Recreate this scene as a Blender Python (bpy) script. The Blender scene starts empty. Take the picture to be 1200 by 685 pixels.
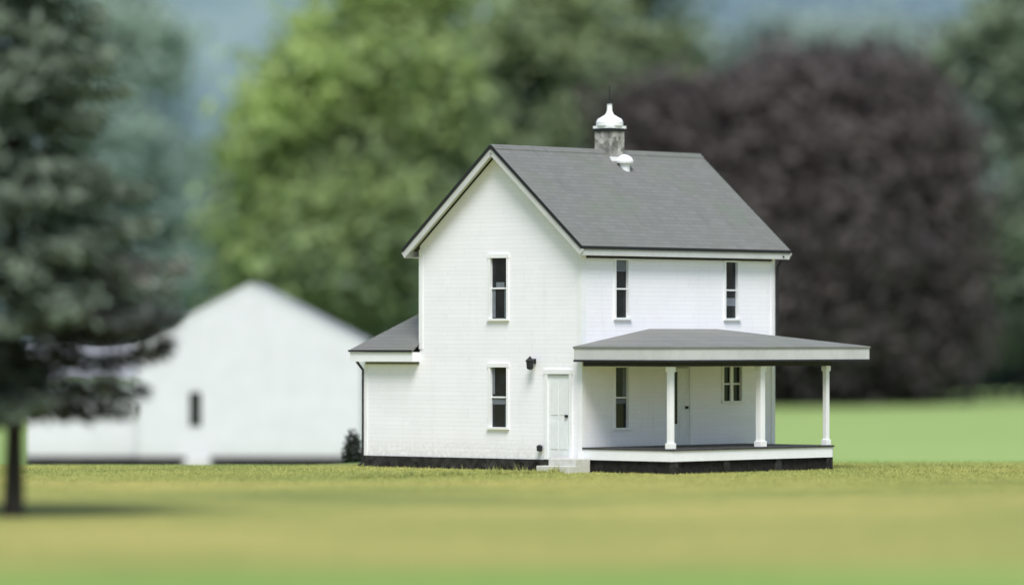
import bpy, math, random
import numpy as np
from mathutils import Vector, noise

random.seed(7)
rng = np.random.default_rng(11)
sc = bpy.context.scene
COL = sc.collection
PI = math.pi

# ------------------------------------------------------------------ helpers
F, CX, HY, CAM_H = 5400.0, 600.0, 400.0, 3.4     # focal length in photo pixels, principal column, horizon row, eye height


def sstep(a, b, v):
    t = min(1, max(0, (v - a) / (b - a)))
    return t * t * (3 - 2 * t)


def ground_z(x, y):
    z = -1.4 * sstep(129 - 7 * sstep(-2.5, -5, x), 172, y) + 1.55 * sstep(182, 250, y) + 2 * sstep(290, 600, y)
    n = noise.noise(Vector((x * 0.02, y * 0.02, 3.1))) * 0.10 * sstep(4, 30, abs(y - 122) + abs(x - 2) * .4)
    return z + n


def px(col, depth):
    return (col - CX) / F * depth


def pz(row, depth):
    return CAM_H + (HY - row) / F * depth


class MB:
    def __init__(s):
        s.v, s.f = [], []

    def add(s, vs, fs):
        n = len(s.v)
        s.v += [tuple(v) for v in vs]
        s.f += [tuple(i + n for i in f) for f in fs]
        return s

    def box(s, x0, x1, y0, y1, z0, z1):
        return s.add([(x0, y0, z0), (x1, y0, z0), (x1, y1, z0), (x0, y1, z0), (x0, y0, z1), (x1, y0, z1), (x1, y1, z1), (x0, y1, z1)],
                     [(0, 3, 2, 1), (4, 5, 6, 7), (0, 1, 5, 4), (1, 2, 6, 5), (2, 3, 7, 6), (3, 0, 4, 7)])

    def bar(s, p0, p1, w, h, up=(0, 0, 1)):
        p0, p1 = Vector(p0), Vector(p1)
        d = (p1 - p0).normalized()
        side = d.cross(Vector(up)).normalized()
        u = side.cross(d).normalized()
        vs = []
        for p in (p0, p1):
            for a, b in ((-1, -1), (1, -1), (1, 1), (-1, 1)):
                vs.append(p + side * (a * w / 2) + u * (b * h / 2))
        return s.add(vs, [(0, 1, 2, 3), (7, 6, 5, 4), (0, 4, 5, 1), (1, 5, 6, 2), (2, 6, 7, 3), (3, 7, 4, 0)])

    def slab(s, pts, t):
        """polygon with thickness t straight down"""
        n = len(pts)
        vs = [tuple(p) for p in pts] + [(p[0], p[1], p[2] - t) for p in pts]
        fs = [tuple(range(n)), tuple(range(2 * n - 1, n - 1, -1))]
        fs += [(i, i + n, (i + 1) % n + n, (i + 1) % n) for i in range(n)]
        return s.add(vs, fs)

    def tube(s, pts, radii, seg=8):
        pts = [Vector(p) for p in pts]
        rings = []
        for i, p in enumerate(pts):
            d = (pts[min(i + 1, len(pts) - 1)] - pts[max(i - 1, 0)]).normalized()
            a = d.cross(Vector((0.3, 1, 0.13))).normalized()
            b = d.cross(a).normalized()
            rings.append([p + (a * math.cos(2 * PI * k / seg) + b * math.sin(2 * PI * k / seg)) * radii[i] for k in range(seg)])
        vs = [v for r in rings for v in r]
        fs = []
        for i in range(len(pts) - 1):
            for k in range(seg):
                fs.append((i * seg + k, i * seg + (k + 1) % seg, (i + 1) * seg + (k + 1) % seg, (i + 1) * seg + k))
        fs.append(tuple(range(seg))[::-1])
        fs.append(tuple((len(pts) - 1) * seg + k for k in range(seg)))
        return s.add(vs, fs)

    def lathe(s, cx, cy, prof, seg=16):
        n = len(prof)
        vs = [(cx + r * math.cos(2 * PI * k / seg), cy + r * math.sin(2 * PI * k / seg), z) for r, z in prof for k in range(seg)]
        fs = [(i * seg + k, i * seg + (k + 1) % seg, (i + 1) * seg + (k + 1) % seg, (i + 1) * seg + k) for i in range(n - 1) for k in range(seg)]
        fs.append(tuple(range(seg))[::-1])
        fs.append(tuple((n - 1) * seg + k for k in range(seg)))
        return s.add(vs, fs)

    def wall(s, fn, u0, u1, z0, z1, holes):
        """sheet fn(u,z) between u0..u1, z0..z1 with rectangular openings"""
        us = sorted({u0, u1, *[h[0] for h in holes], *[h[1] for h in holes]})
        zs = sorted({z0, z1, *[h[2] for h in holes], *[h[3] for h in holes]})
        for i in range(len(us) - 1):
            for j in range(len(zs) - 1):
                uc, zc = (us[i] + us[i + 1]) / 2, (zs[j] + zs[j + 1]) / 2
                if any(h[0] < uc < h[1] and h[2] < zc < h[3] for h in holes):
                    continue
                s.add([fn(us[i], zs[j]), fn(us[i + 1], zs[j]), fn(us[i + 1], zs[j + 1]), fn(us[i], zs[j + 1])], [(0, 1, 2, 3)])
        return s

    def build(s, name, mat, parent=None, loc=None, smooth=False, bevel=0):
        me = bpy.data.meshes.new(name)
        me.from_pydata(s.v, [], s.f)
        me.validate()
        if smooth:
            me.polygons.foreach_set('use_smooth', [True] * len(me.polygons))
        me.materials.append(mat)
        o = bpy.data.objects.new(name, me)
        COL.objects.link(o)
        if parent is not None:
            o.parent = parent
        if loc:
            o.location = loc
        if bevel:
            m = o.modifiers.new('bevel', 'BEVEL')
            m.width = bevel
            m.segments = 2
            m.limit_method = 'ANGLE'
        return o


def tag(o, label, cat, group=None, kind=None):
    if label: o['label'] = label
    if cat: o['category'] = cat
    if group: o['group'] = group
    if kind: o['kind'] = kind
    return o


def empty(name, loc, rz=0):
    o = bpy.data.objects.new(name, None)
    COL.objects.link(o)
    o.location = loc
    o.rotation_euler = (0, 0, rz)
    o.empty_display_size = .3
    return o


# ------------------------------------------------------------------ materials
class NT:
    def __init__(s, name):
        s.m = bpy.data.materials.new(name)
        s.m.use_nodes = True
        s.t = s.m.node_tree
        s.n = s.t.nodes
        s.b = s.n['Principled BSDF']

    def new(s, kind, **kw):
        x = s.n.new(kind)
        for k, v in kw.items():
            setattr(x, k, v)
        return x

    def link(s, a, b):
        s.t.links.new(a, b)

    def noise(s, scale, detail=4, rough=.55, vec=None, dist=0):
        x = s.new('ShaderNodeTexNoise')
        x.inputs['Scale'].default_value = scale
        x.inputs['Detail'].default_value = detail
        x.inputs['Roughness'].default_value = rough
        x.inputs['Distortion'].default_value = dist
        if vec is not None: s.link(vec, x.inputs['Vector'])
        return x.outputs['Fac']

    def ramp(s, fac, stops):
        r = s.new('ShaderNodeValToRGB')
        e = r.color_ramp.elements
        while len(e) < len(stops): e.new(.5)
        for k, (p, c) in enumerate(stops):
            e[k].position = p
            e[k].color = (*c, 1)
        s.link(fac, r.inputs[0])
        return r.outputs[0]

    def math(s, op, a, b=None, clamp=False):
        x = s.new('ShaderNodeMath', operation=op, use_clamp=clamp)
        for i, v in enumerate((a, b)):
            if v is None: continue
            if isinstance(v, (int, float)): x.inputs[i].default_value = v
            else: s.link(v, x.inputs[i])
        return x.outputs[0]

    def mix(s, fac, a, b, mode='MIX'):
        x = s.new('ShaderNodeMix', data_type='RGBA', blend_type=mode)
        for i, v in ((0, fac), (6, a), (7, b)):
            if isinstance(v, (int, float)): x.inputs[i].default_value = v
            elif isinstance(v, tuple): x.inputs[i].default_value = (*v, 1)
            else: s.link(v, x.inputs[i])
        return x.outputs[2]

    def map(s, v, a0, a1, b0=0., b1=1.):
        x = s.new('ShaderNodeMapRange')
        x.interpolation_type = 'SMOOTHSTEP'
        s.link(v, x.inputs[0])
        for i, q in enumerate((a0, a1, b0, b1)): x.inputs[i + 1].default_value = q
        return x.outputs[0]

    def bump(s, h, strength, dist):
        x = s.new('ShaderNodeBump')
        x.inputs['Strength'].default_value = strength
        x.inputs['Distance'].default_value = dist
        s.link(h, x.inputs['Height'])
        s.link(x.outputs[0], s.b.inputs['Normal'])

    def obj(s):
        return s.new('ShaderNodeTexCoord').outputs['Object']

    def pos(s):
        return s.new('ShaderNodeNewGeometry').outputs['Position']

    def xyz(s, v):
        x = s.new('ShaderNodeSeparateXYZ')
        s.link(v, x.inputs[0])
        return x.outputs

    def color(s, c, rough=.7, spec=.3):
        if isinstance(c, tuple): s.b.inputs['Base Color'].default_value = (*c, 1)
        else: s.link(c, s.b.inputs['Base Color'])
        s.b.inputs['Roughness'].default_value = rough
        s.b.inputs['Specular IOR Level'].default_value = spec
        return s


def paint(name, c, var=.10, rough=.6, siding=0, grime=True):
    t = NT(name)
    o = t.obj()
    n = t.noise(1.1, 6, .6, o)
    n2 = t.noise(9, 4, .6, o)
    f = t.math('ADD', t.math('MULTIPLY', n, .7), t.math('MULTIPLY', n2, .3))
    dark = tuple(q * (1 - var * 2.2) for q in c)
    col = t.ramp(f, [(.25, dark), (.6, c)])
    z = t.xyz(o)[2]
    if grime:
        g = t.math('MULTIPLY', t.map(z, .1, 1.1, 1, 0), t.map(n2, .3, .7, 0, .55))
        col = t.mix(t.math('MULTIPLY', g, .7), col, (.33, .33, .24))
        sm = t.new('ShaderNodeMapping'); sm.inputs['Scale'].default_value = (2.6, 2.6, .22); t.link(o, sm.inputs[0])
        col = t.mix(t.map(t.noise(1.6, 5, .65, sm.outputs[0]), .55, .8, 0, .16), col, (.42, .43, .36))
    if siding:
        saw = t.math('FRACT', t.math('DIVIDE', z, siding))
        row = t.math('FLOOR', t.math('DIVIDE', z, siding))
        w1 = t.new('ShaderNodeTexWhiteNoise', noise_dimensions='1D'); t.link(row, w1.inputs['W'])
        along = t.math('ADD', t.math('ADD', t.xyz(o)[0], t.xyz(o)[1]), t.math('MULTIPLY', w1.outputs[0], 9))
        brd = t.math('DIVIDE', along, 3.1)
        cv = t.new('ShaderNodeCombineXYZ'); t.link(row, cv.inputs[0]); t.link(t.math('FLOOR', brd), cv.inputs[1])
        w2 = t.new('ShaderNodeTexWhiteNoise', noise_dimensions='2D'); t.link(cv.outputs[0], w2.inputs['Vector'])
        col = t.mix(t.math('MULTIPLY', w2.outputs[0], .08), col, (.55, .57, .56))
        joint = t.math('LESS_THAN', t.math('FRACT', brd), .004)
        col = t.mix(t.math('MULTIPLY', joint, .2), col, (.25, .26, .27))
        line = t.math('MULTIPLY', t.map(saw, .86, .99, 0, 1), t.map(n, .3, .7, .35, 1.2))
        col = t.mix(t.math('MULTIPLY', line, .13), col, (.30, .33, .36))
        t.bump(t.math('SUBTRACT', 1, saw), .3, .010)
    t.color(col, rough, .35)
    return t.m


def plain(name, c, rough=.7, spec=.3, var=.25, scale=6):
    t = NT(name)
    n = t.noise(scale, 5, .6, t.obj())
    t.color(t.ramp(n, [(.3, tuple(q * (1 - var) for q in c)), (.7, tuple(q * (1 + var) for q in c))]), rough, spec)
    return t.m


def shingle(name, c):
    t = NT(name)
    o = t.obj()
    z = t.xyz(o)
    rows = t.math('FRACT', t.math('DIVIDE', z[2], .095))
    br = t.new('ShaderNodeTexBrick')
    mp = t.new('ShaderNodeCombineXYZ')
    t.link(z[1], mp.inputs[0]); t.link(t.math('MULTIPLY', z[2], 1.0), mp.inputs[1])
    t.link(mp.outputs[0], br.inputs['Vector'])
    br.inputs['Scale'].default_value = 1
    br.inputs['Brick Width'].default_value = .34
    br.inputs['Row Height'].default_value = .095
    br.inputs['Mortar Size'].default_value = .004
    br.inputs['Color1'].default_value = (*[q * .93 for q in c], 1)
    br.inputs['Color2'].default_value = (*[q * 1.06 for q in c], 1)
    br.inputs['Mortar'].default_value = (*[q * .75 for q in c], 1)
    big = t.noise(.6, 5, .6, o)
    col = t.mix(t.map(big, .45, .75, 0, .55), br.outputs[0], (c[0] * .85, c[1] * 1.0, c[2] * .78))
    vs = t.new('ShaderNodeMapping'); vs.inputs['Scale'].default_value = (1, 3.2, .35); t.link(o, vs.inputs[0])
    st = t.noise(1.5, 4, .6, vs.outputs[0])
    col = t.mix(t.map(st, .5, .8, 0, .4), col, tuple(q * .62 for q in c))
    t.color(col, .9, .2)
    t.bump(t.math('SUBTRACT', 1, rows), .5, .012)
    return t.m


def glass(name, c=(.008, .010, .012)):
    t = NT(name)
    n = t.noise(2.2, 3, .5, t.obj())
    t.color(t.ramp(n, [(.35, c), (.75, tuple(q * 2.4 for q in c))]), .08, .35)
    return t.m


def stone(name, c):
    t = NT(name)
    o = t.obj()
    v = t.new('ShaderNodeTexVoronoi'); v.inputs['Scale'].default_value = 5.5
    t.link(o, v.inputs['Vector'])
    col = t.mix(.6, t.ramp(t.noise(3, 4, .6, o), [(.3, tuple(q * .5 for q in c)), (.7, c)]), t.xyz(v.outputs['Color'])[0], 'MULTIPLY')
    t.color(col, .95, .15)
    t.bump(v.outputs['Distance'], .6, .04)
    return t.m


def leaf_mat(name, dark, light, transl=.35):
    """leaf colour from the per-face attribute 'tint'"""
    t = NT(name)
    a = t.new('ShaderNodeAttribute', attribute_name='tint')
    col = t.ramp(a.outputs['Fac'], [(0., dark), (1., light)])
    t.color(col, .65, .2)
    tr = t.new('ShaderNodeBsdfTranslucent')
    t.link(col, tr.inputs[0])
    mx = t.new('ShaderNodeMixShader'); mx.inputs[0].default_value = transl
    t.link(t.b.outputs[0], mx.inputs[1]); t.link(tr.outputs[0], mx.inputs[2])
    t.link(mx.outputs[0], t.n['Material Output'].inputs[0])
    return t.m


def bark(name, c):
    t = NT(name)
    o = t.obj()
    mp = t.new('ShaderNodeMapping'); mp.inputs['Scale'].default_value = (5, 5, .8); t.link(o, mp.inputs[0])
    n = t.noise(2.5, 6, .7, mp.outputs[0])
    t.color(t.ramp(n, [(.3, tuple(q * .45 for q in c)), (.7, c)]), .95, .1)
    t.bump(n, .8, .03)
    return t.m


def ground_col(t):
    """turf colour as a function of where the ground is: mown tan lawn, green verge in front, green meadow behind"""
    p = t.pos()
    z = t.xyz(p)
    big = t.noise(.055, 5, .55, p)
    mp = t.new('ShaderNodeMapping'); mp.inputs['Scale'].default_value = (.075, .085, .1); t.link(p, mp.inputs[0])
    streak = t.noise(1.0, 5, .6, mp.outputs[0])
    fine = t.noise(1.7, 6, .7, p)
    y = t.math('ADD', z[1], t.math('MULTIPLY', t.math('SUBTRACT', big, .5), 14))
    lawn = t.ramp(t.math('ADD', t.math('MULTIPLY', streak, .75), t.math('MULTIPLY', fine, .25)),
                  [(.3, GC['lawn_dark']), (.48, GC['lawn']), (.68, GC['lawn_tan'])])
    verge = t.ramp(streak, [(.3, GC['verge']), (.7, GC['verge2'])])
    mead = t.ramp(t.noise(.03, 4, .5, p), [(.3, GC['mead']), (.7, GC['mead2'])])
    c = t.mix(t.map(y, 64, 73), verge, lawn)
    c = t.mix(t.map(t.math('ADD', z[1], t.math('MULTIPLY', t.math('SUBTRACT', big, .5), 5)), 127, 133), c, mead)
    c = t.mix(t.map(z[1], 205, 262, 0, .55), c, GC['mead_far'])
    c = t.mix(.35, c, t.ramp(fine, [(.25, (.45, .45, .45)), (.75, (1.25, 1.25, 1.2))]), 'MULTIPLY')
    return c, fine


GC = dict(lawn_dark=(.19, .225, .072), lawn=(.30, .31, .09), lawn_tan=(.43, .38, .125), verge=(.19, .33, .075), verge2=(.26, .35, .095),
          mead=(.26, .38, .125), mead2=(.305, .41, .145), mead_far=(.29, .375, .155))


def turf():
    t = NT('turf')
    c, fine = ground_col(t)
    t.color(c, .95, .1)
    t.bump(t.noise(6, 4, .7, t.pos()), .6, .05)
    return t.m


def blade_mat():
    t = NT('grass_blades')
    c, fine = ground_col(t)
    a = t.new('ShaderNodeAttribute', attribute_name='tint')
    c = t.mix(1, c, t.ramp(a.outputs['Fac'], [(0, (.98, 1.04, 1.08)), (1, (1.38, 1.42, 1.6))]), 'MULTIPLY')
    t.color(c, .8, .15)
    return t.m


M = dict(
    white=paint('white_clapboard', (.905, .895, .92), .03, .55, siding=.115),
    trim=paint('white_trim', (.86, .87, .87), .05, .5, grime=False),
    grey_trim=paint('greyed_white_trim', (.56, .57, .55), .10, .6, grime=False),
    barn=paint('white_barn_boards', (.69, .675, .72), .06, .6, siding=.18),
    metal_roof=plain('pale_metal_roof', (.40, .41, .43), .45, .5, .08, 1.2),
    shingle=shingle('grey_shingle', (.170, .174, .163)),
    porch_shingle=shingle('porch_shingle', (.205, .21, .195)),
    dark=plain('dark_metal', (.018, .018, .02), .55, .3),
    deck=plain('dark_deck_paint', (.06, .06, .06), .7, .2),
    lattice=plain('shaded_lattice', (.022, .021, .02), .9, .1, .5, 8),
    stone=stone('dark_fieldstone', (.06, .058, .054)),
    step=plain('pale_concrete', (.55, .55, .50), .85, .2, .12),
    glass=glass('dark_glass'),
    curtain=plain('dim_curtain', (.17, .19, .21), .9, .1, .1),
    door=plain('door_paint', (.76, .78, .78), .5, .3, .05),
    brick=stone('grey_brick', (.52, .51, .46)),
    bark=bark('grey_bark', (.10, .085, .07)),
    spruce_bark=bark('dark_spruce_bark', (.05, .045, .04)),
    turf=turf(), blades=blade_mat(),
)

# ------------------------------------------------------------------ world, sun, camera
SUN_EL, SUN_AZ = math.radians(57), math.radians(4)     # azimuth from behind the camera, a little to its right
w = bpy.data.worlds.new("World"); sc.world = w
w.use_nodes = True
sky = w.node_tree.nodes.new('ShaderNodeTexSky')
sky.sky_type = 'NISHITA'
sky.sun_disc = False
sky.sun_elevation = SUN_EL
sky.dust_density = 1.5
sky.air_density = 1.0
bg = w.node_tree.nodes['Background']
bg.inputs[1].default_value = .15
w.node_tree.links.new(sky.outputs[0], bg.inputs[0])
sdir = Vector((math.sin(SUN_AZ) * math.cos(SUN_EL), -math.cos(SUN_AZ) * math.cos(SUN_EL), math.sin(SUN_EL)))   # towards the sun
sky.sun_rotation = math.atan2(sdir.x, sdir.y)
L = bpy.data.lights.new('sun', 'SUN')
L.energy = 3.8; L.angle = math.radians(28); L.color = (1, .98, .955)
lo = bpy.data.objects.new('sun', L); COL.objects.link(lo)
lo.rotation_euler = sdir.to_track_quat('Z', 'Y').to_euler()
lo.location = (0, 0, 60)

cam = bpy.data.cameras.new('camera')
co = bpy.data.objects.new('camera', cam); COL.objects.link(co)
co.location = (0, 0, CAM_H)
co.rotation_euler = (PI / 2 + math.atan((HY - 342.5) / F), 0, 0)
cam.sensor_width = 36
cam.lens = F / 1200 * 36
cam.clip_start = 1; cam.clip_end = 9000
cam.dof.use_dof = True
cam.dof.focus_distance = 121.5
cam.dof.aperture_fstop = .145
sc.camera = co
sc.view_settings.view_transform = 'Standard'
sc.view_settings.look = 'None'
sc.view_settings.exposure = 0
sc.cycles.use_denoising = True
sc.cycles.max_bounces = 8
sc.cycles.transparent_max_bounces = 8

# ------------------------------------------------------------------ ground and hills
ys = np.unique(np.concatenate([np.arange(-60, 60, 6.), np.arange(60, 300, 2.), np.geomspace(300, 5200, 40)]))
xs = np.unique(np.concatenate([-np.geomspace(60, 3200, 26), np.arange(-60, 60.1, 3.), np.geomspace(60, 3200, 26)]))
g = MB()
vs = [(float(x), float(y), ground_z(float(x), float(y))) for y in ys for x in xs]
nx = len(xs)
g.add(vs, [(j * nx + i, j * nx + i + 1, (j + 1) * nx + i + 1, (j + 1) * nx + i) for j in range(len(ys) - 1) for i in range(nx - 1)])
go = g.build('ground', M['turf'], smooth=True)
tag(go, 'lawn and meadow of tan and green mown grass', 'ground', kind='structure')

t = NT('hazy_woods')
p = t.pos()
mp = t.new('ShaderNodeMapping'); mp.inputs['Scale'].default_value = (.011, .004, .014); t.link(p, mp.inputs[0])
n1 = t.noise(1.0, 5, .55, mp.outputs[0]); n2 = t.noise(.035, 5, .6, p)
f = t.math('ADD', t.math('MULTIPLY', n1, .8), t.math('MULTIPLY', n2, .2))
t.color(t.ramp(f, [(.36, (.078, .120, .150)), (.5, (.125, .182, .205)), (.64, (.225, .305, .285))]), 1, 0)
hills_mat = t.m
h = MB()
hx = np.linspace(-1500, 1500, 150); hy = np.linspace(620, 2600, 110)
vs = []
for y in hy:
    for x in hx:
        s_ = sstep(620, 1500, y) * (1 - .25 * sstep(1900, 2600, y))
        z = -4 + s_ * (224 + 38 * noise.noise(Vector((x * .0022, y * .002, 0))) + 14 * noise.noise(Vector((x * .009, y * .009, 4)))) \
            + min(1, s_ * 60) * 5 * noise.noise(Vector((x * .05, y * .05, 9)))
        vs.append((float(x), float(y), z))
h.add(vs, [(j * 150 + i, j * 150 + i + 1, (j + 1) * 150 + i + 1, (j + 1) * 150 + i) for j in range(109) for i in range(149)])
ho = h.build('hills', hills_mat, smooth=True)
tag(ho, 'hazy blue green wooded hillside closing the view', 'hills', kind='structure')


# ------------------------------------------------------------------ foliage
def quads_mesh(name, mat, parent, C, A, B, tint):
    """leaf faces with centres C, half axes A and B, one tint per face"""
    n = len(C)
    V = np.empty((n, 4, 3), np.float32)
    V[:, 0] = C - A; V[:, 1] = C - B * .8 + A * .1; V[:, 2] = C + A; V[:, 3] = C + B * .8 + A * .1
    me = bpy.data.meshes.new(name)
    me.vertices.add(n * 4); me.vertices.foreach_set('co', V.reshape(-1))
    me.loops.add(n * 4); me.loops.foreach_set('vertex_index', np.arange(n * 4, dtype=np.int32))
    me.polygons.add(n); me.polygons.foreach_set('loop_start', np.arange(0, n * 4, 4, dtype=np.int32))
    at = me.attributes.new('tint', 'FLOAT', 'FACE')
    at.data.foreach_set('value', np.clip(tint, 0, 1).astype(np.float32))
    me.update(calc_edges=True)
    me.materials.append(mat)
    o = bpy.data.objects.new(name, me); COL.objects.link(o)
    if parent is not None: o.parent = parent
    return o


def unit(v):
    return v / (np.linalg.norm(v, axis=-1, keepdims=True) + 1e-9)


def make_tree(name, label, base, lobes, mat, clumps, per, size, trunk_r, light=(-.45, -.4, .8), holes=(), group=None, spread=.75, gap=-.18, barkm=None):
    """lobes: (x, y, z, rx, ry, rz, tint offset) from the trunk foot. Leaves gather in clumps near the lobe surfaces; a 3-D noise opens gaps."""
    root = empty(name, base)
    tag(root, label, 'tree', group)
    lob = np.array([l[:6] for l in lobes]); off = np.array([l[6] if len(l) > 6 else 0 for l in lobes])
    wgt = (lob[:, 3] * lob[:, 4] + lob[:, 3] * lob[:, 5]); wgt /= wgt.sum()
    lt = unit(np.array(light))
    C, A, B, T = [], [], [], []
    seed = abs(hash(label)) % 97 if False else sum(map(ord, label)) % 97
    for k in range(clumps):
        li = rng.choice(len(lob), p=wgt)
        d = unit(rng.normal(size=3))
        r = rng.uniform(.55, 1.04) if rng.random() < .85 else rng.uniform(.15, .6)
        c = lob[li, :3] + d * r * lob[li, 3:6]
        if c[2] < .8: continue
        nv = noise.noise(Vector(c * .33) + Vector((seed, 0, 0)))
        if nv < gap: continue
        if any((c[0] - hx_) ** 2 + (c[2] - hz_) ** 2 < hr * hr for hx_, hz_, hr in holes): continue
        m = rng.poisson(per)
        q = c + rng.normal(size=(m, 3)) * spread * np.array([1, 1, .62])
        nrm = unit(d * .8 + rng.normal(size=(m, 3)) * .75 + np.array([0, 0, .35]))
        a = unit(np.cross(nrm, rng.normal(size=(m, 3))))
        b = np.cross(nrm, a)
        s_ = size * rng.uniform(.55, 1.25, (m, 1))
        C.append(q); A.append(a * s_); B.append(b * s_ * .8)
        tc = .42 + .30 * float(d @ lt) + .28 * nv + rng.normal() * .12 + off[li]  # clumps facing the light direction get paler: shading put into the leaf colour
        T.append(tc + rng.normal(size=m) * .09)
    quads_mesh('crown', mat, root, np.concatenate(C), np.concatenate(A), np.concatenate(B), np.concatenate(T))
    tr = MB()
    top = max(l[2] for l in lobes)
    tr.tube([(0, 0, -.4), (0, 0, .3), (.1, 0, top * .3), (-.1, .1, top * .65), (0, 0, top)], [trunk_r * 1.5, trunk_r * 1.1, trunk_r * .85, trunk_r * .5, trunk_r * .12])
    for l in lobes:
        z0 = min(max(1.6, l[2] * rng.uniform(.3, .5)), top * .7)
        e = Vector((l[0], l[1], l[2] + l[5] * .3))
        st = Vector((0, 0, z0))
        mid = st.lerp(e, .5) + Vector((0, 0, -.25))
        tr.tube([st, mid, e], [trunk_r * .5, trunk_r * .3, trunk_r * .06], 6)
    tr.build('trunk', barkm or M['bark'], root, smooth=True)
    return root


def foot(col, depth):
    x = px(col, depth)
    return (x, depth, ground_z(x, depth))


def lobes_px(col, depth, spec):
    """spec: (col,row,half width px,half height px,depth offset,tint) -> lobes from the foot of a tree at (col, depth)"""
    b = foot(col, depth)
    k = depth / F
    out = []
    for c, r, hw, hh, dy, tn in spec:
        out.append((px(c, depth) - b[0], dy, pz(r, depth) - b[2], hw * k, (hw * .5 + hh * .5) * k, hh * k, tn))
    return out


maple = leaf_mat('maple_leaf', (.18, .235, .165), (.44, .55, .20), .46)
oak = leaf_mat('oak_leaf', (.11, .15, .12), (.35, .43, .21), .4)
beech = leaf_mat('copper_beech_leaf', (.090, .082, .086), (.165, .138, .132), .5)
right = leaf_mat('dark_green_leaf', (.11, .15, .135), (.29, .36, .23), .38)
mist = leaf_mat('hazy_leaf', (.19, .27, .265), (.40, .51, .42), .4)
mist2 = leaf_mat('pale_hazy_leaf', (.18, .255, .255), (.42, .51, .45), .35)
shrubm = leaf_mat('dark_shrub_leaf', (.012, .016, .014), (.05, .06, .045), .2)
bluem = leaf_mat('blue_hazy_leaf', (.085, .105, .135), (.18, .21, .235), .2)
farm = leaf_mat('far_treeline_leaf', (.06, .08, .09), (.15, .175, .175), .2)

# light green maple behind the barn and the house
D = 232
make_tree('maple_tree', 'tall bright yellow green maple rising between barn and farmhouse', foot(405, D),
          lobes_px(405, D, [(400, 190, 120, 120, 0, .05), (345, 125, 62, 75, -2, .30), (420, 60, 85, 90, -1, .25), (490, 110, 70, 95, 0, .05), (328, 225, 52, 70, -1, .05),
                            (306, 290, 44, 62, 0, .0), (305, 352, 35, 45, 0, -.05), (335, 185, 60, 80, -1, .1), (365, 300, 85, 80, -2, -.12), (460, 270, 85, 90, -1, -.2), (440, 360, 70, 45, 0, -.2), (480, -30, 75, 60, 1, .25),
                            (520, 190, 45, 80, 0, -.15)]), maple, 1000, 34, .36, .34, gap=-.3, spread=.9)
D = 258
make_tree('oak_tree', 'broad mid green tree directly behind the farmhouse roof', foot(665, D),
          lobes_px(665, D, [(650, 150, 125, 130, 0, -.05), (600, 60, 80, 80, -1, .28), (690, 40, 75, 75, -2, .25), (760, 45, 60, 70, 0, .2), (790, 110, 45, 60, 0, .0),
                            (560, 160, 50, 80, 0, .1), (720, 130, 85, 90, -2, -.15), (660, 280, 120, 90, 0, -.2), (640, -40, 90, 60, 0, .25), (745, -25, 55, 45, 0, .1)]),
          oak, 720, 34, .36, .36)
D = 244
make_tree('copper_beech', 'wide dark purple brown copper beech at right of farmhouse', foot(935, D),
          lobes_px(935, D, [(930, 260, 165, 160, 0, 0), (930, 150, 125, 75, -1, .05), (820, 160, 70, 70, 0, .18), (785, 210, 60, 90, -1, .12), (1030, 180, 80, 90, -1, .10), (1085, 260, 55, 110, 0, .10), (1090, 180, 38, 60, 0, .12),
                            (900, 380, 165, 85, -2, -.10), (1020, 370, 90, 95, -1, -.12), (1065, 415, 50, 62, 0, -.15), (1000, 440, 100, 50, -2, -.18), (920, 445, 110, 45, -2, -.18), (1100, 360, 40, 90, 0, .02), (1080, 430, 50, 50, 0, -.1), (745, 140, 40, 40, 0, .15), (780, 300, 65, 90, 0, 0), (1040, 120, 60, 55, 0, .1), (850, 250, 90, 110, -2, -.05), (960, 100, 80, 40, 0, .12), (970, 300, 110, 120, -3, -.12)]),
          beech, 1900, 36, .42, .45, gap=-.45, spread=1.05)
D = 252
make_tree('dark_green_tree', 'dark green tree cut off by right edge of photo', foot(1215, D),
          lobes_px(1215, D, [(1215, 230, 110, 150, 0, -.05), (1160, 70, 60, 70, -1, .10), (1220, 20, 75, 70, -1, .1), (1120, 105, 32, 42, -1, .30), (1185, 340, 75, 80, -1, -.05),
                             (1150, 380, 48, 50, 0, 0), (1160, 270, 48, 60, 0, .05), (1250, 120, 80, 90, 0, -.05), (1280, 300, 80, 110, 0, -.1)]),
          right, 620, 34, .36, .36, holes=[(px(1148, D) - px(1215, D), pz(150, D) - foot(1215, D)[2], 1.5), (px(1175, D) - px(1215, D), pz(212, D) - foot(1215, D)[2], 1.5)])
# hazier trees farther off
HZ = 'hazy trees farther off towards the hillside'
D = 330
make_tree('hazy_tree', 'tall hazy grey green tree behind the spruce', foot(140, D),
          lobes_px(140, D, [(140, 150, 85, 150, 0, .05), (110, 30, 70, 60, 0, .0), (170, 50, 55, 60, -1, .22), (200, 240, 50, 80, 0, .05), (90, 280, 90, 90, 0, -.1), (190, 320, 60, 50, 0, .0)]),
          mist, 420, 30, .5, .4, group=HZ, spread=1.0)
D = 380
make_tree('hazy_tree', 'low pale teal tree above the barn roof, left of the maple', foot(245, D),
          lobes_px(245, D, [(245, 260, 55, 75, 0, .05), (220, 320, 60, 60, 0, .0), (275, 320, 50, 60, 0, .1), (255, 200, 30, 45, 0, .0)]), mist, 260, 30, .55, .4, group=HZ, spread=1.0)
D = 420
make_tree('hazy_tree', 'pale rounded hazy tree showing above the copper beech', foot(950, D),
          lobes_px(950, D, [(950, 70, 55, 50, 0, .05), (905, 60, 40, 35, 0, -.05), (930, 150, 90, 80, 0, -.1), (985, 55, 35, 35, 0, .15)]), mist2, 260, 30, .6, .45, group=HZ, spread=1.1)
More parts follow.
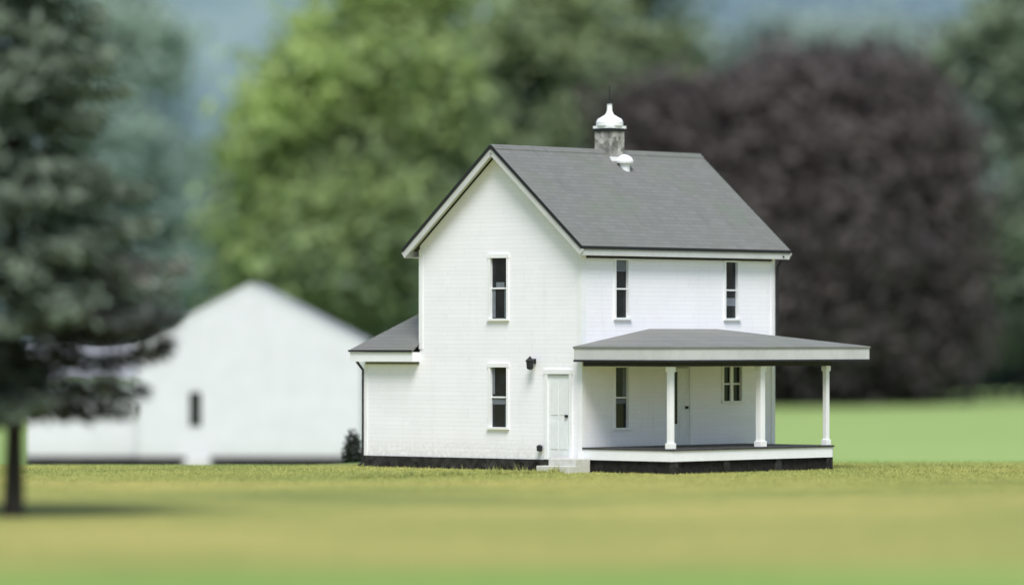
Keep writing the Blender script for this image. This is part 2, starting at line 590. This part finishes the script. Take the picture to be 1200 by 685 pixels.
make_tree('hazy_tree', 'pale hazy tree between copper beech and dark tree at right', foot(1080, D),
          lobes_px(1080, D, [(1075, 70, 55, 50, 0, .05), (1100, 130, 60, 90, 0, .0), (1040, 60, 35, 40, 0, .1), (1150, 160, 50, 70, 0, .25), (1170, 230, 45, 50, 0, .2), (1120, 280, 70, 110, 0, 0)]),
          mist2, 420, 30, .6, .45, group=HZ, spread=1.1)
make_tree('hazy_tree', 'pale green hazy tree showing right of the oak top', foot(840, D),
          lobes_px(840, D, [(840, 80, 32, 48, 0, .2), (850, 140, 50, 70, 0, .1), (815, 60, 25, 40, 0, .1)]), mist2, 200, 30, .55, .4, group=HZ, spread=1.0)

# bluish shrubs under the right hand tree
D = 270
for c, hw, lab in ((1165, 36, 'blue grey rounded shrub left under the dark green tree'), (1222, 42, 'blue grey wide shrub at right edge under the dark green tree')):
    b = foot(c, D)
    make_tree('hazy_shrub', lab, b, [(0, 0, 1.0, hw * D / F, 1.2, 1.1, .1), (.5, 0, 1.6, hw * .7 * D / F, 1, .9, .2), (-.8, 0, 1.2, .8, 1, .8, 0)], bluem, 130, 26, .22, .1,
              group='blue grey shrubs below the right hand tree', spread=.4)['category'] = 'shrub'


# the far edge of the meadow: a low belt of trees that reads as one mass
nt = 56000
tx = rng.uniform(-58, 68, nt)
th = np.array([2.2 + 2.6 * (noise.noise(Vector((v * .11, 0, 5))) + .5) + 1.1 * noise.noise(Vector((v * .5, 2, 0))) for v in tx])
ty = 264 + rng.normal(size=nt) * 3
tz = np.array([ground_z(a, b_) for a, b_ in zip(tx, ty)]) + np.sqrt(rng.random(nt)) * np.maximum(th, 1.2)
nr = unit(rng.normal(size=(nt, 3)) + np.array([0, -.4, .5]))
a_ = unit(np.cross(nr, rng.normal(size=(nt, 3)))); b_ = np.cross(nr, a_)
s_ = rng.uniform(.15, .36, (nt, 1))
fo_ = quads_mesh('far_treeline', farm, None, np.stack([tx, ty, tz], 1), a_ * s_, b_ * s_ * .8, .35 + .25 * np.sin(tx * .7) * np.cos(tx * .23) + rng.normal(size=nt) * .12)
tag(fo_, 'low dark blue green belt of trees along the far meadow edge', 'treeline', kind='stuff')


def shrub(name, label, base, rx, ry, hgt, mat, n, size):
    r = empty(name, base); tag(r, label, 'shrub')
    d = unit(rng.normal(size=(n, 3))); d[:, 2] = np.abs(d[:, 2])
    rad = rng.uniform(.5, 1.05, (n, 1))
    Cc = d * rad * np.array([rx, ry, hgt]) + rng.normal(size=(n, 3)) * .03
    Cc[:, 2] = np.maximum(Cc[:, 2] * .92 + .06, .04)
    nr = unit(d + rng.normal(size=(n, 3)) * .7)
    a = unit(np.cross(nr, rng.normal(size=(n, 3)))); b = np.cross(nr, a)
    s_ = size * rng.uniform(.6, 1.3, (n, 1))
    quads_mesh('foliage', mat, r, Cc, a * s_, b * s_ * .7, .4 + .3 * d[:, 2] + rng.normal(size=n) * .15)
    st = MB()
    for k in range(6):
        an = k * PI / 3
        st.tube([(0, 0, -.1), (rx * .4 * math.cos(an), ry * .4 * math.sin(an), hgt * .45), (rx * .6 * math.cos(an), ry * .6 * math.sin(an), hgt * .8)], [.03, .02, .008], 5)
    st.build('stem', M['bark'], r)
    return r


shrub('dark_shrub', 'small dark evergreen shrub between barn and farmhouse corner', foot(413, 134), .30, .3, 1.05, shrubm, 1500, .05)

# ------------------------------------------------------------------ spruce in front on the left
SD = 89.5
sp = empty('spruce_tree', foot(16, SD))
tag(sp, 'tall dark spruce with drooping branches and bare lower trunk at left', 'tree')
wood = MB()
wood.tube([(0, 0, -.3), (0, 0, .15), (.02, 0, 1.8), (.03, 0, 6), (0, 0, 11), (0, 0, 14.8)], [.34, .22, .17, .14, .08, .01], 10)
C, A, B, T = [], [], [], []


def spruce_branch(z, az, ln, droop, dens, tn, thick=.30, flat=1):
    st = Vector((0, 0, z)); dirh = Vector((math.cos(az), math.sin(az), 0))
    pts = []
    for k in range(6):
        u = k / 5
        pts.append(st + dirh * (ln * u) + Vector((0, 0, ln * (.10 * u - droop * u * u + .10 * u ** 4))))
    wood.tube(pts, [.035 * (1 - .85 * k / 5) for k in range(6)], 5)
    side = Vector((-dirh.y, dirh.x, 0))
    n = int(ln * dens)
    for _ in range(n):
        u = random.uniform(.10, 1.0) ** .8
        i = min(4, int(u * 5)); p = pts[i].lerp(pts[i + 1], u * 5 - i)
        wdt = ln * .22 * (1.1 - u) + .12
        p = p + side * random.gauss(0, wdt * flat) + Vector((0, 0, random.uniform(-thick, .07)))
        ax = (dirh * random.uniform(.3, 1) + side * random.gauss(0, .6) + Vector((0, 0, random.uniform(-.7, .1)))).normalized()
        bx = ax.cross(Vector((random.gauss(0, .5), random.gauss(0, .5), 1))).normalized()
        s_ = random.uniform(.13, .26)
        C.append(p); A.append(ax * s_); B.append(bx * s_ * .38)
        T.append(tn + .18 * u + random.gauss(0, .13))


z = 3.9
while z < 14.6:
    full = 3.45 * (1 - (z - 1.5) / 13.3) ** .68
    for k in range(8):
        az = random.uniform(0, 2 * PI)
        spruce_branch(z + random.uniform(-.15, .15), az, max(.25, full * random.uniform(.72, 1.08)), random.uniform(.12, .26), 60 if z > 5.5 else 34, .35 + .25 * (random.random() - .5) + (.15 if z > 7 else 0))
    z += .30 + .012 * z
for k in range(26):                                # short inner boughs that close the gap round the upper part of the bare trunk
    spruce_branch(random.uniform(1.9, 3.6), random.uniform(0, 2 * PI), random.uniform(.7, 1.6), .2, 80, .15)
for zz, az, ln, dr in ((2.9, PI, 2.6, .22), (2.6, 2.7, 2.2, .25), (2.4, 3.5, 2.0, .26), (3.2, 3.3, 2.8, .2), (3.1, 2.9, 2.0, .3), (2.2, 3.1, 1.8, .2)):
    spruce_branch(zz, az, ln, dr, 110, .1, .6)
n_upper = len(C)
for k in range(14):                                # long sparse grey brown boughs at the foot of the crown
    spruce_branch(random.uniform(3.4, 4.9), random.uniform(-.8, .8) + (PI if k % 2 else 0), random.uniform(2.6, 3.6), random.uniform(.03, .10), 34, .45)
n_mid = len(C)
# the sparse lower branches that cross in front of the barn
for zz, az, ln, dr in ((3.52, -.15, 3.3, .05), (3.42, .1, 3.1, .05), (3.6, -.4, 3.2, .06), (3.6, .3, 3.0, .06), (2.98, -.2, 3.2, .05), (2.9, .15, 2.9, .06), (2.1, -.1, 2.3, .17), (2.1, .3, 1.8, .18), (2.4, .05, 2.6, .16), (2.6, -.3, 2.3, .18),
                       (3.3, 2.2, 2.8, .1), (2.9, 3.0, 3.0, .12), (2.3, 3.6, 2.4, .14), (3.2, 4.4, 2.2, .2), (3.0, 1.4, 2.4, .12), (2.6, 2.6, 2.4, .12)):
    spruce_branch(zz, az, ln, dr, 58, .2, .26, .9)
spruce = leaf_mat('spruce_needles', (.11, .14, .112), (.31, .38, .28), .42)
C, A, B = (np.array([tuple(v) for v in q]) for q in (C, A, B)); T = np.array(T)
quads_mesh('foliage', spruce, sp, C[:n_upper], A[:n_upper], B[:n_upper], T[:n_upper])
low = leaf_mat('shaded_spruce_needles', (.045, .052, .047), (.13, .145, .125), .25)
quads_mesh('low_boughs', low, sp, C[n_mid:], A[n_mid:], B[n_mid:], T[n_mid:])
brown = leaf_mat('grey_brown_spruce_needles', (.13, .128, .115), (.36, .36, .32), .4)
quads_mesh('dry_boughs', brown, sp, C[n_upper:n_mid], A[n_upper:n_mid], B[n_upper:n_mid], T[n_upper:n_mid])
wood.build('trunk', M['spruce_bark'], sp, smooth=True)

# ------------------------------------------------------------------ the barn
BD = 175.0
bz = pz(545, BD)
barn = empty('barn', (px(293, BD), BD, bz))
tag(barn, 'white gabled barn with low left wing, out of focus behind spruce', 'barn')
k = BD / F
hw = 131 * k; ea = (545 - 402) * k; ap = (545 - 334) * k
FZ = .34
door_u = (-(293 - 218) * k, -(293 - 246) * k)
dz = (.12, 3.05)
b = MB()
fr = lambda u, z_: (u, 0, z_)
b.wall(fr, -hw, hw, FZ, ea, [(door_u[0], door_u[1], FZ, dz[1])])
b.add([(-hw, 0, ea), (hw, 0, ea), (0, 0, ap)], [(0, 1, 2)])
b.add([(-hw, 11, FZ), (hw, 11, FZ), (hw, 11, ea), (0, 11, ap), (-hw, 11, ea)], [(4, 3, 2, 1, 0)])
b.add([(hw, 0, FZ), (hw, 11, FZ), (hw, 11, ea), (hw, 0, ea)], [(0, 1, 2, 3)])
b.add([(-hw, 0, FZ), (-hw, 11, FZ), (-hw, 11, ea), (-hw, 0, ea)], [(3, 2, 1, 0)])
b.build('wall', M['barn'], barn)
fo = MB()
fo.box(-hw - .03, door_u[0] - .02, -.04, 11.04, -.5, FZ).box(door_u[1] + .02, hw + .03, -.04, 11.04, -.5, FZ)
fo.build('foundation', M['stone'], barn)
sl = (ap - ea) / hw
r = MB()
for s_ in (-1, 1):
    r.slab([(0, -.035, ap + .10), (s_ * (hw + .1), -.035, ea + .10 - .1 * sl), (s_ * (hw + .1), 11.1, ea + .10 - .1 * sl), (0, 11.1, ap + .10)][::s_], .07)
r.build('roof', M['metal_roof'], barn)
r = MB()
for s_ in (-1, 1):
    r.bar((0, -.016, ap - .03), (s_ * (hw + .1), -.016, ea - .03 - .1 * sl), .024, .16)
r.build('rake_board', M['barn'], barn)
d = MB().box(door_u[0] + .002, door_u[1] - .002, .004, .08, dz[0], dz[1] - .002).build('door', M['barn'], barn)
MB().box(-(293 - 222) * k, -(293 - 236) * k, -.02, .002, (545 - 499) * k, (545 - 459) * k).build('pane', M['glass'], d)
MB().box(door_u[0] - .1, door_u[1] + .1, -.7, -.05, -.4, .12).build('doorstep', M['step'], barn)
# left wing, set back a little, eave towards us
wx0, wx1 = -(293 - 28) * k, -hw - .03
we, wr = (545 - 442) * k, (545 - 402) * k - .1
w_ = MB()
win = (-(293 - 153) * k, -(293 - 163) * k, (545 - 489) * k, (545 - 470) * k)
w_.wall(lambda u, z_: (u, .6, z_), wx0, wx1, FZ, we, [win])
w_.add([(wx0, .6, FZ), (wx0, 6.6, FZ), (wx0, 6.6, we), (wx0, 3.6, wr), (wx0, .6, we)], [(4, 3, 2, 1, 0)])
w_.add([(wx0, 6.6, FZ), (wx1, 6.6, FZ), (wx1, 6.6, we), (wx0, 6.6, we)], [(3, 2, 1, 0)])
w_.build('wing_wall', M['barn'], barn)
MB().box(wx0 - .03, wx1, .56, 6.64, -.6, FZ).build('wing_foundation', M['stone'], barn)
MB().slab([(wx0 - .2, .2, we + .02), (wx1, .2, we + .02), (wx1, 3.6, wr + .12), (wx0 - .2, 3.6, wr + .12)], .08) \
    .slab([(wx1, 7.0, we + .02), (wx0 - .2, 7.0, we + .02), (wx0 - .2, 3.6, wr + .12), (wx1, 3.6, wr + .12)], .08).build('wing_roof', M['metal_roof'], barn)
f_ = MB()
f_.box(win[0] - .06, win[0] + .02, .55, .68, win[2] - .06, win[3] + .06).box(win[1] - .02, win[1] + .06, .55, .68, win[2] - .06, win[3] + .06)
f_.box(win[0] + .02, win[1] - .02, .552, .678, win[3] - .02, win[3] + .058).box(win[0] + .02, win[1] - .02, .53, .678, win[2] - .058, win[2] + .02)
f_ = f_.build('window', M['trim'], barn)
MB().box(win[0], win[1], .69, .70, win[2], win[3]).build('pane', M['glass'], f_)

# ------------------------------------------------------------------ the farmhouse
TH = math.radians(43)
HB = Vector((1.822, 120, 0))                     # foot of the near corner between gable front and porch side
house = empty('farmhouse', HB, -TH)
tag(house, 'white two storey farmhouse with grey gable roof and side porch', 'house')
W, LL = 5.88, 7.81
ZR, ZE, OV, OE = 8.585, 5.88, .30, .35           # ridge, eave edge, side overhang, end overhang
XR = -W / 2
SL = (ZR - ZE) / (W / 2 + OV)
ZW = ZE + OV * SL - .16                           # wall top under the roof slab
Z0 = .31
gw = .586
GWX = -2.97
wins_g = [(GWX - gw / 2, GWX + gw / 2, 4.01, 5.61), (GWX - gw / 2, GWX + gw / 2, 1.14, 2.72)]
doorg = (-1.22, -.42, .42, 2.55)
wins_l = [(1.32, 1.80, 4.03, 5.54), (5.77, 6.26, 4.03, 5.54), (1.30, 1.80, 1.14, 2.72), (5.68, 6.42, 1.80, 2.72)]
doorl = (3.42, 4.30, .66, 2.72)

wl = MB()
wl.wall(lambda u, z_: (u, 0, z_), -W, 0, Z0, ZW, wins_g + [doorg])
wl.add([(-W, 0, ZW), (0, 0, ZW), (XR, 0, ZW + SL * W / 2)], [(0, 1, 2)])
wl.wall(lambda u, z_: (0, u, z_), 0, LL, Z0, ZW, wins_l + [doorl])
wl.add([(-W, LL, Z0), (0, LL, Z0), (0, LL, ZW), (XR, LL, ZW + SL * W / 2), (-W, LL, ZW)], [(4, 3, 2, 1, 0)])
wl.add([(-W, 0, Z0), (-W, LL, Z0), (-W, LL, ZW), (-W, 0, ZW)], [(3, 2, 1, 0)])
wl.build('wall', M['white'], house)
for c_ in (MB().box(-.13, .022, -.022, -.002, Z0, ZW - .1).box(.002, .022, 0, .13, Z0, ZW - .1),
           MB().box(-W - .02, -W + .12, -.022, -.002, 3.2, ZW - .1), MB().box(.002, .022, LL - .13, LL + .02, Z0, ZW - .1)):
    c_.build('corner_board', M['trim'], house)
MB().box(-W - .02 - 2.08, .03, -.03, LL + .03, -.3, Z0).build('foundation', M['stone'], house)

# roof
r = MB()
for s_ in (-1, 1):
    xe = XR + s_ * (W / 2 + OV)
    r.slab([(XR, -OE, ZR), (xe, -OE, ZE), (xe, LL + OE, ZE), (XR, LL + OE, ZR)][::s_], .05)
roof = r.build('roof', M['shingle'], house)
rc = MB()
for s_ in (-1, 1):
    rc.slab([(XR, -OE + .01, ZR + .03), (XR + s_ * .14, -OE + .01, ZR + .03 - .14 * SL), (XR + s_ * .14, LL + OE - .01, ZR + .03 - .14 * SL), (XR, LL + OE - .01, ZR + .03)][::s_], .03)
rc.build('ridge_cap', M['shingle'], roof)
so = MB()                                         # soffit boards under the overhang
for s_ in (-1, 1):
    xe = XR + s_ * (W / 2 + OV - .03)
    zz = ZE + .03 * SL - .055
    for y0, y1 in ((-OE + .04, -.004), (LL + .004, LL + OE - .04)):
        so.slab([(XR, y0, ZR - .055), (xe, y0, zz), (xe, y1, zz), (XR, y1, ZR - .055)][::s_], .03)
for x0, x1 in ((.024, OV - .035), (-W - OV + .035, -W - .024)):
    so.box(x0, x1, .0, LL, ZE - .235, ZE - .21)
so.build('soffit', M['trim'], house)
fa = MB()
for y_ in (-OE + .018, LL + OE - .018):
    for s_ in (-1, 1):
        fa.bar((XR, y_, ZR - .055 - .115), (XR + s_ * (W / 2 + OV), y_, ZE - .055 - .115), .03, .17)
for x_ in (OV - .02, -W - OV + .02):
    fa.box(x_ - .014, x_ + .014, -OE + .036, LL + OE - .036, ZE - .24, ZE - .055)
fa.build('fascia', M['grey_trim'], house)
de = MB()
for y_ in (-OE - .012, LL + OE + .012):
    for s_ in (-1, 1):
        de.bar((XR, y_, ZR - .025), (XR + s_ * (W / 2 + OV + .01), y_, ZE - .033), .02, .08)
for x_ in (OV + .012, -W - OV - .012):
    de.box(x_ - .012, x_ + .012, -OE, LL + OE, ZE - .075, ZE + .004)
de.build('drip_edge', M['dark'], house)
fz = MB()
fz.box(.024, .05, .15, LL - .14, ZE - .30, ZE - .237)  # added dark strip that draws the shade line under the soffit
fz.build('eave_shade_strip', M['dark'], house)


def window(name, wall, u0, u1, z0, z1, muntin=True, mull=False, blind=None):
    """wall 'g' = gable front (faces -y), 'l' = long side (faces +x). Frame, sill, two sashes and recessed panes."""
    P = (lambda u, d, z_: (u, -d, z_)) if wall == 'g' else (lambda u, d, z_: (d, u, z_))

    def bx(mb, u_0, u_1, d0, d1, z_0, z_1):
        a, c = P(u_0, d0, z_0), P(u_1, d1, z_1)
        mb.box(min(a[0], c[0]), max(a[0], c[0]), min(a[1], c[1]), max(a[1], c[1]), min(a[2], c[2]), max(a[2], c[2]))
    m = MB()
    c = .075
    bx(m, u0 - c, u0, -.09, .028, z0, z1); bx(m, u1, u1 + c, -.09, .028, z0, z1)
    bx(m, u0 - c - .02, u1 + c + .02, -.085, .036, z1 + .001, z1 + .11)
    o = m.build(name, M['trim'], house)
    m = MB(); bx(m, u0 - c - .02, u1 + c + .02, -.085, .07, z0 - .06, z0 - .001)
    m.build('sill', M['trim'], o)
    zm = (z0 + z1) / 2
    m = MB()
    bx(m, u0 + .003, u1 - .003, -.055, -.03, zm - .02, zm + .02)
    if mull:
        uc = (u0 + u1) / 2; bx(m, uc - .06, uc + .06, -.05, -.012, z0 + .002, z1 - .002)
    m.build('sash_bar', M['trim'], o)
    m = MB(); bx(m, u0 + .001, u1 - .001, -.075, -.065, z0 + .001, z1 - .001)
    m.build('pane', M['glass'], o)
    for (b0, b1, i0, i1) in blind or ():
        m = MB(); bx(m, u0 + (u1 - u0) * b0, u0 + (u1 - u0) * b1, -.064, -.060, z0 + (z1 - z0) * i0, z0 + (z1 - z0) * i1)
        m.build('curtain', M['curtain'], o)
    return o


window('window', 'g', *wins_g[0], blind=[(0, .2, .02, .48), (.76, 1, .02, .48), (.25, .75, .50, .60)])
window('window', 'g', *wins_g[1], blind=[(.0, 1, .38, .48), (0, .16, .55, 1), (.8, 1, .0, .36)])
window('window', 'l', *wins_l[0], blind=[(0, 1, .80, 1)])
window('window', 'l', *wins_l[1], blind=[(0, 1, .22, .36)])
window('window', 'l', *wins_l[2], blind=[(.0, 1, .40, .48), (.72, 1, .52, 1)])
window('window', 'l', *wins_l[3], mull=True)

# gable door, white on white, with its lantern
def door(wall, u0, u1, z0, z1, mat, glazed):
    P = (lambda u, d, z_: (u, -d, z_)) if wall == 'g' else (lambda u, d, z_: (d, u, z_))

    def bx(mb, u_0, u_1, d0, d1, z_0, z_1):
        a, c = P(u_0, d0, z_0), P(u_1, d1, z_1)
        mb.box(min(a[0], c[0]), max(a[0], c[0]), min(a[1], c[1]), max(a[1], c[1]), z_0, z_1)
    m = MB()
    bx(m, u0 + .02, u1 - .02, -.06, -.02, z0, z1 - .02)
    for p0, p1 in ((.08, .42), (.50, .92)):
        for q0, q1 in ((.14, .46), (.54, .86)):
            bx(m, u0 + (u1 - u0) * q0, u0 + (u1 - u0) * q1, -.0198, -.010, z0 + (z1 - z0) * p0, z0 + (z1 - z0) * (p1 if not glazed or p0 < .3 else .52))
    o = m.build('door', mat, house)
    m = MB()
    bx(m, u0 - .09, u0 + .018, -.07, .03, z0 - .1, z1 + .0); bx(m, u1 - .018, u1 + .09, -.07, .03, z0 - .1, z1 + .0)
    bx(m, u0 - .11, u1 + .11, -.07, .038, z1 + .001, z1 + .12)
    m.build('frame', M['trim'], o)
    if glazed:
        m = MB(); bx(m, u0 + .09, u1 - .50, -.0195, -.008, z0 + .55, z1 - .12)
        m.build('pane', M['glass'], o)
    m = MB(); bx(m, u1 - .17, u1 - .09, -.0195, .03, z0 + (1.0 if not glazed else .95), z0 + (1.0 if not glazed else .95) + .07)
    m.build('handle', M['dark'], o)


door('g', *doorg, M['door'], False)
door('l', *doorl, M['door'], True)
la = MB()
lx = -1.66
la.box(lx - .04, lx + .04, -.05, -.004, 2.82, 2.95).bar((lx, -.05, 2.92), (lx, -.20, 2.92), .03, .03)
la.lathe(lx, -.20, [(.03, 2.66), (.085, 2.69), (.10, 2.86), (.12, 2.90), (.03, 2.99), (.01, 3.02)], 8)
la.build('lantern', M['dark'], house)
sv = MB(); sv.lathe(-1.42, -.09, [(.02, .52), (.075, .54), (.08, .66), (.02, .70)], 8).bar((-1.42, -.004, .6), (-1.42, -.09, .6), .04, .04)
sv.build('outside_tap', M['dark'], house)
st = MB()
st.box(-.62, .32, -.62, -.035, -.2, .36).box(-.72, .42, -.98, -.621, -.2, .18)
st.build('steps', M['step'], house, bevel=.015)

# downspouts
for (x_, y_, z0, z1) in ((.10, LL + .03, 3.35, ZE - .25),):
    MB().tube([(OV + .0, y_ + .02, ZE - .15), (x_, y_, ZE - .45), (x_, y_, z0)], [.035] * 3, 8).build('downspout', M['dark'], house)

# chimney on the ridge
ch = MB(); cy = 4.37; hwc = .285
ch.box(XR - hwc, XR + hwc, cy - hwc, cy + hwc, ZR - .55, 9.10)
ch = ch.build('chimney', M['brick'], house)
MB().box(XR - hwc - .03, XR + hwc + .03, cy - hwc - .03, cy + hwc + .03, 9.101, 9.18).build('band', M['dark'], ch)
MB().box(XR - hwc - .035, XR + hwc + .035, cy - hwc - .035, cy + hwc + .035, 9.181, 9.25).lathe(XR, cy, [(.37, 9.251), (.37, 9.36), (.33, 9.44), (.22, 9.50), (.12, 9.56), (.075, 9.66), (.07, 9.86)], 20).build('cowl', M['trim'], ch, smooth=False)
MB().lathe(XR, cy, [(.10, 9.861), (.10, 9.89), (.015, 9.92), (.012, 10.35)], 10).build('finial', M['dark'], ch)
zz = lambda x_: ZR - SL * abs(x_ - XR)
for nm, x0, x1, mt in (('flashing', XR + hwc + .002, XR + hwc + .09, 'grey_trim'),):
    MB().slab([(x0, cy - .32, zz(x0) + .06), (x1, cy - .32, zz(x1) + .02), (x1, cy + .32, zz(x1) + .02), (x0, cy + .32, zz(x0) + .06)], .05).build(nm, M[mt], ch)
vx, vy = XR + .56, cy - .02
MB().lathe(vx, vy, [(.15, zz(vx) - .2), (.15, zz(vx) + .10), (.235, zz(vx) + .11), (.245, zz(vx) + .17), (.19, zz(vx) + .27), (.09, zz(vx) + .33), (.02, zz(vx) + .345)], 18).build('roof_vent', M['trim'], roof, smooth=False)

# one storey lean-to on the left
EX = -W - 2.08
ze, zt, hy0, hyt, ey1 = 3.17, 4.95, -.30, 2.15, 4.2
xl = EX - .32
e = MB()
e.wall(lambda u, z_: (u, 0, z_), EX, -W, Z0, 2.95, [])
e.add([(EX, 0, Z0), (EX, 4, Z0), (EX, 4, 2.95), (EX, 0, 2.95)], [(3, 2, 1, 0)])
e.add([(EX, 4, Z0), (-W, 4, Z0), (-W, 4, 2.95), (EX, 4, 2.95)], [(3, 2, 1, 0)])
e.build('lean_to_wall', M['white'], house)
er = MB()
er.slab([(xl, hy0, ze), (-W - .003, hy0, ze), (-W - .003, hyt, zt)], .05)
er.slab([(xl, ey1, ze), (xl, hy0, ze), (-W - .003, hyt, zt), (-W - .003, ey1, zt)], .05)
er.build('lean_to_roof', M['shingle'], house)
MB().box(xl + .02, -W - .004, hy0 + .02, ey1 - .02, 2.86, 3.115).build('lean_to_fascia', M['trim'], house)
dd = MB(); dd.box(xl - .012, -W - .004, hy0 - .022, hy0 - .002, ze - .05, ze + .006); dd.box(xl - .022, xl - .002, hy0, ey1, ze - .05, ze + .006)
dd.build('lean_to_drip_edge', M['dark'], house)
MB().box(EX + .04, -W - .02, -.03, -.003, 2.79, 2.855).build('lean_to_shade_strip', plain('eave_shade_tone', (.16, .16, .15)), house)  # added dark strip for the shade under the lean-to eave
MB().tube([(EX - .2, -.12, 2.86), (EX - .055, -.02, 2.62), (EX - .055, -.02, .12), (EX - .12, -.12, .04)], [.04] * 4, 8).build('downspout', M['dark'], house)
MB().box(EX - .02, EX + .1, -.022, -.002, Z0, 2.79).build('corner_board', M['trim'], house)

# porch along the right hand side
P = 3.03; PY1 = 6.55
px1, py0, py1 = P + .37, -.36, 7.75
pe, pt = 3.27, 3.74
pr = MB()
pr.slab([(.003, py0, pe), (px1, py0, pe), (.003, 2.65, pt)], .05)
pr.slab([(px1, py0, pe), (px1, py1, pe), (.003, 5.4, pt), (.003, 2.65, pt)], .05)
pr.slab([(px1, py1, pe), (.003, py1, pe), (.003, 5.4, pt)], .05)
pr.build('porch_roof', M['porch_shingle'], house)
pf = MB()
pf.box(.026, px1 - .02, py0 + .02, py0 + .05, 2.93, pe - .052).box(px1 - .05, px1 - .02, py0 + .051, py1 - .051, 2.93, pe - .052).box(.026, px1 - .02, py1 - .05, py1 - .02, 2.93, pe - .052)
pf.build('porch_fascia', M['grey_trim'], house)
MB().box(.026, px1 - .052, py0 + .052, py1 - .052, 2.935, 2.96).build('porch_ceiling', M['trim'], house)
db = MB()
db.box(.026, px1 - .012, py0 - .004, py0 + .017, 2.875, 2.93).box(px1 - .017, px1 + .004, py0 + .018, py1 - .018, 2.875, 2.93)  # dark strips that draw the shadow line under the fascia
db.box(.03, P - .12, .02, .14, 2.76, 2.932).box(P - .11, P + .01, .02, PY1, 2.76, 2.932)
db.build('porch_beam_and_shade', M['dark'], house)
dk = MB().box(.026, P + .08, -.02, PY1 + .03, .60, .65).build('porch_deck', M['deck'], house)
MB().box(.024, P + .05, 0, .03, .33, .598).box(P + .02, P + .05, .031, PY1, .33, .598).box(.024, P + .05, PY1 - .03, PY1, .33, .598).build('skirt_board', M['trim'], dk)
lt_ = MB()  # solid lattice panels with the crawl-space shade put into their colour
lt_.box(.03, P - .06, .06, .09, -.2, .329).box(P - .06, P - .03, .091, PY1 - .1, -.2, .329).box(.03, P - .06, PY1 - .12, PY1 - .1, -.2, .329)
lt_.build('lattice', M['lattice'], dk)
for y_ in (.06, 2.1, 4.2, PY1 - .22):
    MB().box(P - .2, P + .03, y_ + .002, y_ + .24, -.3, .327).build('pier', M['stone'], dk)
for y_, wd in ((.10, .14), (3.68, .18), (6.40, .13)):
    m = MB(); h_ = wd / 2; xc = P - .06
    m.box(xc - h_, xc + h_, y_ - h_, y_ + h_, .651, 2.758)
    m.box(xc - h_ - .03, xc + h_ + .03, y_ - h_ - .03, y_ + h_ + .03, .6505, .80)
    m.box(xc - h_ - .025, xc + h_ + .025, y_ - h_ - .025, y_ + h_ + .025, 2.62, 2.757)
    m.build('porch_post', M['trim'], house, bevel=.008)

# ------------------------------------------------------------------ grass blades on the part of the lawn that is in focus
n = 150000
gy = 96 + np.minimum(rng.random(n), np.sqrt(rng.random(n)) ) ** .75 * 40
gx = rng.uniform(-1, 1, n) * (gy * .125)
c_, s_ = math.cos(-TH), math.sin(-TH)
lx_ = (gx - HB.x) * c_ + (gy - HB.y) * s_; ly_ = -(gx - HB.x) * s_ + (gy - HB.y) * c_
inside = ((lx_ > EX - .03) & (lx_ < .05) & (ly_ > -.06) & (ly_ < LL + .05)) | ((lx_ > 0) & (lx_ < P + .02) & (ly_ > .02) & (ly_ < PY1)) | ((lx_ > -.75) & (lx_ < .45) & (ly_ > -1.0) & (ly_ < .1))
gx, gy = gx[~inside], gy[~inside]
n = len(gx)
gz = np.array([ground_z(a, b_) for a, b_ in zip(gx, gy)])
hgt = (rng.gamma(5, .006, n) + .01) * np.clip((gy - 96) / 24, .1, 1) * np.clip((138 - gy) / 10, .1, 1)
# an unmown fringe along the foundations
def fringe(xa, ya, xb, yb, m, out):
    u = rng.random(m); o_ = np.abs(rng.normal(size=m)) * .10
    fx = xa + (xb - xa) * u + out[0] * o_; fy = ya + (yb - ya) * u + out[1] * o_
    return np.stack([HB.x + fx * c_ + fy * s_, HB.y - fx * s_ + fy * c_], 1)


fr_ = np.concatenate([fringe(EX - .05, -.05, -.8, -.05, 3600, (0, -1)), fringe(.45, -.02, P, -.02, 1500, (0, -1)), fringe(P, 0, P, PY1, 2600, (1, 0))])
fh = rng.gamma(3, .030, len(fr_)) * (.35 + np.array([max(0, noise.noise(Vector((q[0] * 1.6, q[1] * 1.6, 0))) + .45) for q in fr_]))
gx = np.concatenate([gx, fr_[:, 0]]); gy = np.concatenate([gy, fr_[:, 1]])
gz = np.concatenate([gz, [ground_z(a, b_) for a, b_ in fr_]]); hgt = np.concatenate([hgt, fh]); n = len(gx)
az = rng.uniform(0, 2 * PI, n); wd = rng.uniform(.008, .02, n)
lean = rng.normal(size=(n, 2)) * .35
V = np.empty((n, 3, 3), np.float32)
V[:, 0] = np.stack([gx - np.cos(az) * wd, gy - np.sin(az) * wd, gz - .01], 1)
V[:, 1] = np.stack([gx + np.cos(az) * wd, gy + np.sin(az) * wd, gz - .01], 1)
V[:, 2] = np.stack([gx + lean[:, 0] * hgt, gy + lean[:, 1] * hgt, gz + hgt], 1)
me = bpy.data.meshes.new('grass')
me.vertices.add(n * 3); me.vertices.foreach_set('co', V.reshape(-1))
me.loops.add(n * 3); me.loops.foreach_set('vertex_index', np.arange(n * 3, dtype=np.int32))
me.polygons.add(n); me.polygons.foreach_set('loop_start', np.arange(0, n * 3, 3, dtype=np.int32))
at = me.attributes.new('tint', 'FLOAT', 'FACE'); at.data.foreach_set('value', rng.random(n).astype(np.float32))
me.update(calc_edges=True); me.materials.append(M['blades'])
gr = bpy.data.objects.new('grass', me); COL.objects.link(gr)
tag(gr, 'short tan green grass blades around the farmhouse foundation', 'grass', kind='stuff')
